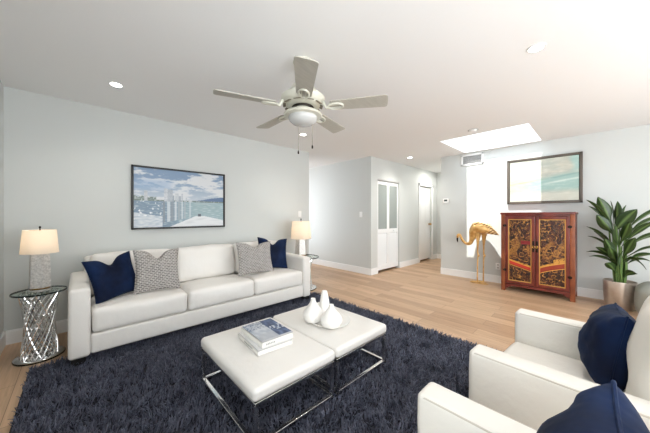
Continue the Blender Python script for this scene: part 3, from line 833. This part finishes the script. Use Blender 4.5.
def lacq(seed):
    def f(u, v):
        X, Y = u*2.6+seed, v*6.4
        a = fbm(X*1.9, Y*1.5, seed); 
        base = mixc((40, 18, 12), (72, 34, 22), a+.5)
        wv_ = noise.noise(Vector((X*2.1+.9*noise.noise(Vector((X*2.6, Y*2.6, 1))), Y*2.0, seed*3)))
        line = abs(wv_); 
        if line < .06: base = (172, 122, 58)
        w2 = noise.noise(Vector((X*4.2, Y*3.8, seed*5+2)))
        if abs(w2) < .035: base = mixc(base, (162, 112, 52), .8)
        if w2 > .34: base = (30, 15, 11)
        # gold ground band in the middle, sweep of red below, dark foliage elsewhere
        g = ss(.34, .44, v+.05*nz2(u*5, 3, seed))*ss(.76, .62, v+.06*nz2(u*6, 5, seed))
        gg = ss(-.08, .14, noise.noise(Vector((X*1.6, Y*1.4, seed+20))))
        base = mixc(base, (176, 124, 56), .75*g*gg if line > .05 else .1)
        if g*gg > .4 and abs(w2) < .09: base = (84, 40, 20)
        yc = (.30-.09*u if seed < 5 else .20+.12*u**.7)
        dv = (v-yc)/(.036 if seed < 5 else .045)
        if abs(dv) < 1:
            base = ((184, 50, 36) if seed < 5 else (146, 52, 30)) if dv > -.4 else (132, 46, 26)
            if abs(dv) > .8: base = (214, 158, 70)
        elif 1 <= dv < (1.5 if u < .55 or seed < 5 else 2.6): base = (196, 142, 60) if line > .05 else (110, 58, 28)
        if seed < 5 and u > .55 and .60 < v < .66: base = (128, 30, 34)
        if u < .025 or u > .975 or v < .012 or v > .988: base = (206, 160, 88)
        return base
    def r(u, v):
        X, Y = u*2.6+seed, v*6.4
        return .0035*abs(noise.noise(Vector((X*3.2, Y*3.0, seed*3))))+.002*noise.noise(Vector((X*6.5, Y*5.5, seed)))
    return f, r
dz0, dz1 = .135, 1.205
for k, (x0, x1) in enumerate(((-cw/2+.058, -.004), (.004, cw/2-.058))):
    yf = -cd/2-.006; b = MB(); st = .042
    b.box(x0, x0+st, yf, yf+.03, dz0, dz1, .004).box(x1-st, x1, yf, yf+.03, dz0, dz1, .004)
    b.box(x0+st-.004, x1-st+.004, yf, yf+.03, dz0, dz0+st, .004).box(x0+st-.004, x1-st+.004, yf, yf+.03, dz1-st, dz1, .004)
    dr = obj('door', b, maho, cab)
    pw, ph = x1-x0-2*st-.004, dz1-dz0-2*st-.004
    f, r = lacq(2.3 if k == 0 else 7.1)
    color_grid('carved_panel', pw, ph, 84, 250, f, M['lacquer'], dr, (((x0+x1)/2, yf+.010, (dz0+dz1)/2), (0, 0, 0)), r)
    g = MB(); xa, xb_, za, zb = x0+st-.001, x1-st+.001, dz0+st-.001, dz1-st+.001
    for q in ((xa, xb_, za, za+.007), (xa, xb_, zb-.007, zb), (xa, xa+.007, za, zb), (xb_-.007, xb_, za, zb)): g.box(q[0], q[1], yf+.001, yf+.012, q[2], q[3], .002)
    obj('gilt_border', g, M['gilt'], dr)
    hxx = x0-.004 if k == 0 else x1+.004
    for z in (.34, 1.06):
        h = MB().box(hxx-.026, hxx+.022, yf-.004, yf+.004, z-.016, z+.016, .002).tube([(hxx, yf-.005, z-.022), (hxx, yf-.005, z+.022)], .006, 8)
        obj('hinge', h, M['dark_metal'], dr)
    hx_ = x1-.018 if k == 0 else x0+.018
    h = MB().box(hx_-.012, hx_+.012, yf-.004, yf+.002, .66, .83, .002)
    hd = obj('lock_plate', h, M['dark_metal'], dr)
    h = MB().tube([(hx_+.012*math.cos(a), yf-.009, .74+.02*math.sin(a)) for a in [2*PI*i/16 for i in range(17)]], .003, 6, False)
    obj('ring_pull', h, M['brass'], hd)

# ================================================================ FLAMINGO
fl = thing('flamingo_statue', 'tall gilded metal flamingo statue standing left of the red cabinet', 'statue', (5.28, 1.50, 0))
def smooth_path(pts, n=6):
    P = [Vector(p) for p in pts]; out = []
    for i in range(len(P)-1):
        p0 = P[max(0, i-1)]; p1 = P[i]; p2 = P[i+1]; p3 = P[min(len(P)-1, i+2)]
        for k in range(n):
            t = k/n; out.append(.5*((2*p1)+(-p0+p2)*t+(2*p0-5*p1+4*p2-p3)*t*t+(-p0+3*p1-3*p2+p3)*t**3))
    out.append(P[-1]); return out
def path_r(pts, n=6):    # points (y, z, r[, flat])
    c = smooth_path([(0, y-1.5, z) for y, z, *_ in pts], n)
    rs = smooth_path([(q[2], q[3] if len(q) > 3 else 1, 0) for q in pts], n)
    return c, [max(.003, r.x) for r in rs], [r.y for r in rs]
prof = [(1.886, .795, .015), (1.884, .83, .024), (1.866, .852, .028), (1.842, .842, .024), (1.822, .80, .021), (1.795, .748, .022), (1.75, .708, .024), (1.705, .695, .027), (1.665, .715, .034), (1.640, .775, .045, .9), (1.615, .855, .08, .85), (1.588, .945, .115, .78), (1.545, .99, .134, .72), (1.48, .995, .138, .70), (1.41, .982, .12, .70), (1.345, .96, .08, .72), (1.285, .94, .042, .7), (1.245, .922, .014, .8)]
c, rs, fx = path_r(prof)
# flat factor acts on u axis, which starts across the body (world x)
obj('body', MB().tube(c, rs, 20, True, flat=fx), M['gold'], fl)
bk = [(1.886, .80, .016), (1.891, .77, .015), (1.89, .742, .013), (1.884, .712, .004)]
c, rs, fx = path_r(bk); obj('beak', MB().tube(c, rs, 10), M['dark_metal'], fl)
for s in (-1, 1):
    obj('eye', MB().lathe([(0, -.004), (.004, -.002), (.005, 0), (.004, .002), (0, .004)], 8), M['dark_metal'], fl, (s*.026, .375, .852))
    # folded wing: layered feather rows following the flank
    wp = [(1.60, 1.00, .05), (1.56, 1.03, .085), (1.49, 1.035, .098), (1.41, 1.01, .085), (1.33, .965, .055), (1.255, .925, .02), (1.215, .905, .004)]
    c = smooth_path([(s*(.062-.045*(i/6)**2), y-1.5, z-.02) for i, (y, z, r) in enumerate(wp)])
    rs = [max(.003, q.x) for q in smooth_path([(r, 0, 0) for *_, r in wp])]
    obj('wing', MB().tube(c, rs, 14, True, flat=[.48]*len(c)), M['feather'], fl)
    yk = .026 if s < 0 else -.05
    lp = [(s*.03, yk-.005, .90), (s*.034, yk, .80), (s*.036, yk+.004, .66), (s*.036, yk+.002, .53), (s*.036, yk-.010, .50), (s*.036, yk+.003, .46), (s*.036, yk+.008, .25), (s*.036, yk+.010, .03)]
    c = smooth_path(lp); rr = [q.x for q in smooth_path([(r, 0, 0) for r in (.05, .030, .014, .014, .020, .013, .011, .012)])]
    leg = obj('leg', MB().tube(c, rr, 10), M['gold'], fl)
    ft = MB(); o = (s*.036, yk+.010)
    for a in (-28, 0, 28):
        aa = d(a); L_ = .115
        ft.tube([(o[0], o[1], .026), (o[0]+L_*.5*math.sin(aa), o[1]+L_*.5*math.cos(aa), .020), (o[0]+L_*math.sin(aa), o[1]+L_*math.cos(aa), .014)], [.013, .009, .006], 8)
    ft.tube([(o[0], o[1], .026), (o[0], o[1]-.05, .014)], [.011, .005], 8)
    obj('foot', ft, M['gold'], leg)
b = MB().lathe([(0, 0), (.10, 0), (.104, .004), (.10, .008), (0, .009)], 36); 
b.v = [(x*.75, y*1.5+.02, z) for x, y, z in b.v]
obj('base_plate', b, M['gold'], fl)

# ================================================================ POTTED PLANT
pl = thing('potted_plant', 'leafy green plant in a champagne metallic pot beside the red cabinet', 'plant', (5.20, -.17, 0))
PR, PH = .155, .36
obj('pot', MB().lathe([(0, 0), (PR*.84, 0), (PR*.88, .006), (PR*.93, .08), (PR*.985, .2), (PR, PH-.01), (PR*.99, PH), (PR*.95, PH), (PR*.93, PH-.04), (0, PH-.05)], 56), M['pot'], pl)
obj('soil', MB().lathe([(PR*.925, PH-.045), (PR*.6, PH-.028), (0, PH-.022)], 32, cap=False), M['soil'], pl)
def leaf_geo(mb, cols, base, tip, bend, wmax, roll, shade):
    base = Vector(base); tip = Vector(tip); ax = tip-base; L_ = ax.length
    up = Vector((0, 0, 1)); side = ax.cross(up); 
    if side.length < 1e-4: side = Vector((0, 1, 0))
    side.normalize(); nrm = side.cross(ax).normalized()
    R = Matrix.Rotation(roll, 3, ax.normalized()); side = R @ side; nrm = R @ nrm
    n = 14; mcols = 6; vs = []; fs = []
    for i in range(n+1):
        t = i/n; c = base+ax*t+up*(bend*L_*4*t*(1-t))
        pet = .22
        if t < pet: wd_ = .010+.3*wmax*ss(.5*pet, pet, t)*.6
        else:
            q = (t-pet)/(1-pet); wd_ = max(.002, wmax*(math.sin(PI*min(1, q**.72*.97+.03)))**.8)
        wd_ = max(wd_, .003)
        for j in range(mcols+1):
            sgn = 2*j/mcols-1
            fold = .35*abs(sgn)*wd_+.02*wmax*math.sin(j*2.1+t*9)
            vs.append(c+side*(sgn*wd_)+nrm*fold)
            stripe = .5+.5*math.cos(sgn*9)
            g = mixc((18, 38, 14), (66, 92, 38), .25+.5*stripe*.6+shade)
            if abs(sgn) < .1: g = mixc(g, (140, 168, 96), .5)
            cols.append(lin(*g))
    k = mcols+1
    for i in range(n):
        for j in range(mcols): fs.append((i*k+j, i*k+j+1, (i+1)*k+j+1, (i+1)*k+j))
    mb.add(vs, fs, True)
def build_foliage():
    mb = MB(); cols = []; stems = MB()
    r = random.Random(11)
    # (local y, local z) of leaf tips as seen from the room, then spread in x; y decreases to the right of view
    spec = [ # y_tip, z_tip, x_tip, y_base, z_base, x_base, width, bend, roll   (y falls to the right of the view, -x faces the room)
        (.31, 1.44, -.05, .10, 1.16, .0, .034, .07, .5), (.29, 1.355, .02, .10, 1.13, .03, .034, .05, -.6), (.20, 1.475, -.06, .07, 1.10, -.01, .062, .05, 1.25),
        (.08, 1.42, .08, .05, 1.10, .03, .05, .05, 1.0), (.02, 1.41, -.03, .03, 1.06, .0, .05, .04, -1.1),
        (.21, 1.23, -.15, .05, .95, -.05, .068, .05, 1.2), (-.14, 1.30, -.12, .06, .98, -.04, .082, .07, -1.2), (-.06, 1.36, .10, .0, 1.02, .05, .055, .06, -1.0),
        (-.40, 1.35, -.02, -.04, 1.00, .0, .045, .10, -.5), (-.36, 1.22, .06, -.05, .94, .03, .045, .10, -.6), (-.30, 1.16, -.15, -.05, .88, -.05, .04, .08, -.8),
        (.31, 1.07, -.06, .07, .84, -.02, .032, .08, .5), (.24, 1.00, .08, .06, .78, .03, .04, .10, .9), (.30, .93, .02, .06, .74, .0, .036, .12, .5),
        (-.40, 1.02, -.08, -.06, .82, -.03, .045, .12, -.5), (-.34, .97, .08, -.05, .78, .04, .045, .12, -.6), (-.40, .83, -.10, -.06, .68, -.03, .042, .16, -.4),
        (.31, .72, -.08, .05, .62, -.03, .038, .14, .5), (.28, .665, -.15, .04, .58, -.06, .036, .14, .6), (.22, .80, -.18, .04, .62, -.06, .045, .10, .8),
        (-.21, .56, -.18, -.02, .62, -.07, .052, .34, -.5), (-.27, .64, -.04, -.04, .56, -.02, .045, .24, -.5), (-.30, .74, -.16, -.05, .62, -.06, .042, .16, -.6),
        (.14, .92, -.21, .03, .66, -.08, .05, .05, 1.1), (-.12, .95, -.22, -.02, .66, -.08, .055, .06, -1.1), (.04, 1.10, -.20, .01, .80, -.07, .06, .04, 1.3),
        (-.02, .78, -.24, .0, .52, -.09, .055, .08, 1.2), (.13, .60, -.20, .03, .46, -.07, .045, .14, .8), (-.14, .50, -.20, -.03, .42, -.08, .045, .2, -.7),
        (.16, .70, .13, .04, .52, .05, .045, .14, .4), (-.16, 1.08, .14, -.02, .8, .05, .055, .07, -.9), (.14, 1.15, .14, .03, .85, .05, .055, .06, .9),
        (-.08, 1.14, -.18, .0, .84, -.07, .06, .05, -1.2), (.10, .82, -.22, .02, .56, -.08, .05, .06, 1.0),
    ]
    for (yt, zt_, xt, yb_, zb_, xb_, wm, bd, rl) in spec:
        leaf_geo(mb, cols, (xb_, yb_, zb_), (min(xt, .17), yt, zt_), bd, wm*r.uniform(.92, 1.08), rl, r.uniform(-.12, .12))
        sx, sy = xb_*.8+r.uniform(-.03, .03), yb_*.6+r.uniform(-.03, .03)
        stems.tube([(sx*.7, sy*.7, PH-.05), ((sx+xb_)/2, (sy+yb_)/2, (PH+zb_)/2), (xb_, yb_, zb_+.01)], [.011, .009, .006], 7)
    me = bpy.data.meshes.new('foliage'); me.from_pydata(mb.v, [], mb.f); me.polygons.foreach_set('use_smooth', mb.sm)
    at = me.color_attributes.new('Col', 'FLOAT_COLOR', 'POINT'); at.data.foreach_set('color', np.array(cols, dtype=np.float32).reshape(-1))
    me.materials.append(M['leaf'])
    o = bpy.data.objects.new('foliage', me); COL.objects.link(o); o.parent = pl
    so = o.modifiers.new('thick', 'SOLIDIFY'); so.thickness = .0015
    obj('stems', stems, M['stem'], pl)
build_foliage()
# grey pouf at the frame edge
pf = thing('pouf', 'grey padded pouf with pale piping at the right picture edge', 'pouf', (4.95, -.50, 0))
b = rb(.20, .20, .20, .11, (.03, 0, .02, .02), 7, 4, (0, 0, .205)); obj('cushion', b, M['pouf'], pf)
for z, q in ((.335, .17), (.08, .17)):
    obj('welt', MB().tube(rail_loop(q+.018, q+.018, z, 0, .10), .006, 6, False), mat('pale_welt', lin(196, 196, 186), .8), pf)

# ================================================================ CEILING FAN
fan = thing('ceiling_fan', 'cream five-blade ceiling fan with a white bowl light', 'ceiling fan', (1.295, 1.624, H))
ZB = 2.045-H
obj('canopy', MB().lathe([(0, 0), (.075, 0), (.078, -.012), (.06, -.045), (.025, -.06), (.022, -.15), (.05, -.155), (.06, -.175), (.09, -.205), (.115, -.245), (0, -.245)], 48), M['cream'], fan)
hb = MB().lathe([(.115, -.244), (.15, -.272), (.172, -.29), (.172, -.315), (.152, -.34), (.12, -.358), (.09, -.362), (0, -.362)], 48)
hub = obj('motor_housing', hb, M['cream'], fan)
b = MB()
for k in range(10):
    a = 2*PI*k/10; b.box(-.012, .012, -.03, .03, -.003, .003, 0, 0, Matrix.Rotation(a, 4, 'Z') @ Matrix.Translation((.145, 0, -.351)) @ Matrix.Rotation(d(22), 4, 'Y'))
obj('vent_slots', b, mat('vent_dark', lin(120, 112, 96), .6), hub)
obj('collar', MB().lathe([(.085, -.360), (.088, -.366), (.085, -.372), (0, -.372)], 32), M['dark_metal'], hub)
obj('neck', MB().lathe([(.062, -.36), (.062, -.40), (.075, -.408), (0, -.408)], 32), M['cream'], fan)
obj('light_ring', MB().lathe([(0, -.402), (.10, -.402), (.145, -.414), (.152, -.424), (.145, -.434), (.118, -.439), (0, -.439)], 48), M['cream'], fan)
obj('bowl_shade', MB().lathe([(.112, -.437), (.115, -.448), (.105, -.472), (.082, -.492), (.045, -.505), (0, -.508)], 40), M['white_glass'], fan)
fr = math.radians(-43.4)
for k in range(5):
    a = fr+d(-11.5+72*k)
    R = Matrix.Rotation(a, 4, 'Z')
    P = R @ Matrix.Translation((0, 0, ZB+.03)) @ Matrix.Rotation(d(-11), 4, 'X')
    pts = []
    x0, x1, w0, w1 = .235, .655, .056, .070
    for i in range(9):
        q = PI/2+PI*i/8; pts.append((x0+.02*math.cos(q), w0*math.sin(q)))
    for i in range(9):
        q = -PI/2+PI*i/8; pts.append((x1-.022+.022*math.cos(q)*(1), w1*(abs(math.sin(q))**.35)*(1 if math.sin(q) > 0 else -1) if abs(math.sin(q)) > 1e-6 else 0))
    n = len(pts); vs = [(x, y, -.003) for x, y in pts]+[(x, y, .003) for x, y in pts]
    fs = [tuple(range(n))[::-1], tuple(range(n, 2*n))]+[(i, (i+1) % n, n+(i+1) % n, n+i) for i in range(n)]
    bl = obj('blade', MB().add(vs, fs, False, 0, P), M['blade'], fan)
    # open oval blade iron
    ir = MB()
    ring = [(.262+.058*math.cos(q), .036*math.sin(q), -.010) for q in [2*PI*i/24 for i in range(25)]]
    ir.tube(ring, .008, 8, False, 0, P).tube([(.205, .015, -.010), (.32, .015, -.008)], .004, 6, True, 0, P).tube([(.205, -.015, -.010), (.32, -.015, -.008)], .004, 6, True, 0, P)
    ir.tube([R @ Vector((.165, 0, -.335)), R @ Vector((.19, 0, ZB+.015)), P @ Vector((.215, 0, -.010))], [.014, .012, .010], 8)
    obj('blade_iron', ir, M['cream'], bl)
for x, y, z in ((-.030, .02, -.735), (.055, -.05, -.690)):
    ch = obj('pull_chain', MB().tube([(x, y, -.415), (x, y, z+.03)], .0022, 6), mat('chain', lin(150, 144, 132), .4, .6), fan)
    obj('pull_bob', MB().lathe([(0, z), (.006, z+.004), (.0065, z+.018), (.003, z+.03), (0, z+.032)], 10, M=Matrix.Translation((x, y, 0))), M['dark_metal'], ch)

# ================================================================ CEILING FIXTURES
def can(label, x, y, e=14):
    t = thing('recessed_light', label, 'ceiling light', (x, y, H), 0, 'recessed ceiling lights')
    obj('trim_ring', MB().lathe([(.040, -.003), (.046, -.006), (.055, -.005), (.058, 0), (.04, 0)], 40, cap=False), M['plastic'], t)
    obj('lens', MB().lathe([(0, -.0045), (.042, -.0045), (.042, -.001), (0, -.001)], 32), M['led'], t)
    l = bpy.data.lights.new('can_light', 'SPOT'); l.energy = e; l.spot_size = d(140); l.spot_blend = .9; l.shadow_soft_size = .05; l.color = (1, .95, .87)
    lo = bpy.data.objects.new('can_light', l); COL.objects.link(lo); lo.parent = t; lo.location = (0, 0, -.02)
can('recessed ceiling light above the left end of the sofa', .256, 3.101)
can('recessed ceiling light near the top right of the picture', 2.421, .325)
can('recessed ceiling light seen just below the ceiling fan bowl', 2.457, 3.08)
can('small recessed ceiling light over the hall entrance', 5.062, 2.756, 34)
hl = bpy.data.lights.new('short_hall_fill', 'AREA'); hl.shape = 'DISK'; hl.size = .25; hl.energy = 11; hl.color = (1, .97, .92)  # unseen fill light added to brighten the short hall, has no fixture
ho = bpy.data.objects.new('short_hall_fill', hl); COL.objects.link(ho); ho.location = (6.75, 2.68, H-.01)
sd = thing('smoke_detector', 'white disc on the ceiling beside the skylight', 'smoke detector', (4.088, 1.253, H))
obj('case', MB().lathe([(0, -.022), (.035, -.022), (.05, -.014), (.056, 0), (0, 0)], 32), M['plastic'], sd)
obj('mount_ring', MB().lathe([(.056, -.006), (.064, -.006), (.066, 0), (.056, 0)], 32, cap=False), M['vent_slat'], sd)
# air vent on wall_east
vt = thing('air_vent', 'white rectangular air vent high on the wall below the skylight', 'vent', (XB, 1.715, 2.305), -PI/2)
vw, vh = .40, .22; b = MB(); q = .035
for r_ in ((-vw/2, vw/2, -vh/2, -vh/2+q), (-vw/2, vw/2, vh/2-q, vh/2), (-vw/2, -vw/2+q, -vh/2, vh/2), (vw/2-q, vw/2, -vh/2, vh/2)): b.box(r_[0], r_[1], -.012, -.0005, r_[2], r_[3], .003)
obj('frame', b, M['plastic'], vt)
obj('duct', MB().box(-vw/2+q, vw/2-q, -.003, -.001, -vh/2+q, vh/2-q), M['slot'], vt)
b = MB(); 
for k in range(22):
    x = -vw/2+q+.008+k*(vw-2*q-.016)/21; b.box(-.0035, .0035, -.005, .005, -vh/2+q, vh/2-q, 0, 0, Matrix.Translation((x, -.008, 0)) @ Matrix.Rotation(d(30), 4, 'Z'))
obj('slats', b, M['vent_slat'], vt)
th = thing('thermostat', 'small white thermostat with grey screen on the wall corner', 'thermostat', (XB, 2.205, 1.523), -PI/2)
obj('case', MB().box(-.055, .055, -.026, -.0005, -.045, .045, .006), M['plastic'], th)
obj('screen', MB().box(-.032, .032, -.0275, -.024, -.008, .030), M['display'], th)
def switch(label, loc, rz):
    t = thing('light_switch', label, 'light switch', loc, rz, 'white wall switches')
    obj('plate', MB().box(-.036, .036, -.007, -.0005, -.058, .058, .003), M['plastic'], t)
    obj('rocker', MB().box(-.016, .016, -.011, -.006, -.033, .033, .002), M['trim'], t)
switch('white light switch on the shaded hall wall', (XC, 3.495, 1.243), -PI/2)
switch('white light switch on the wall above the right lamp', (3.005, YA, 1.25), 0)
ot = thing('wall_outlet', 'white wall outlet low between the flamingo and the cabinet', 'outlet', (XB, 1.285, .30), -PI/2)
obj('plate', MB().box(-.036, .036, -.007, -.0005, -.058, .058, .003), M['plastic'], ot)
for z in (-.025, .025):
    obj('socket', MB().box(-.014, .014, -.0076, -.006, z-.012, z+.012, .001), M['vent_slat'], ot)
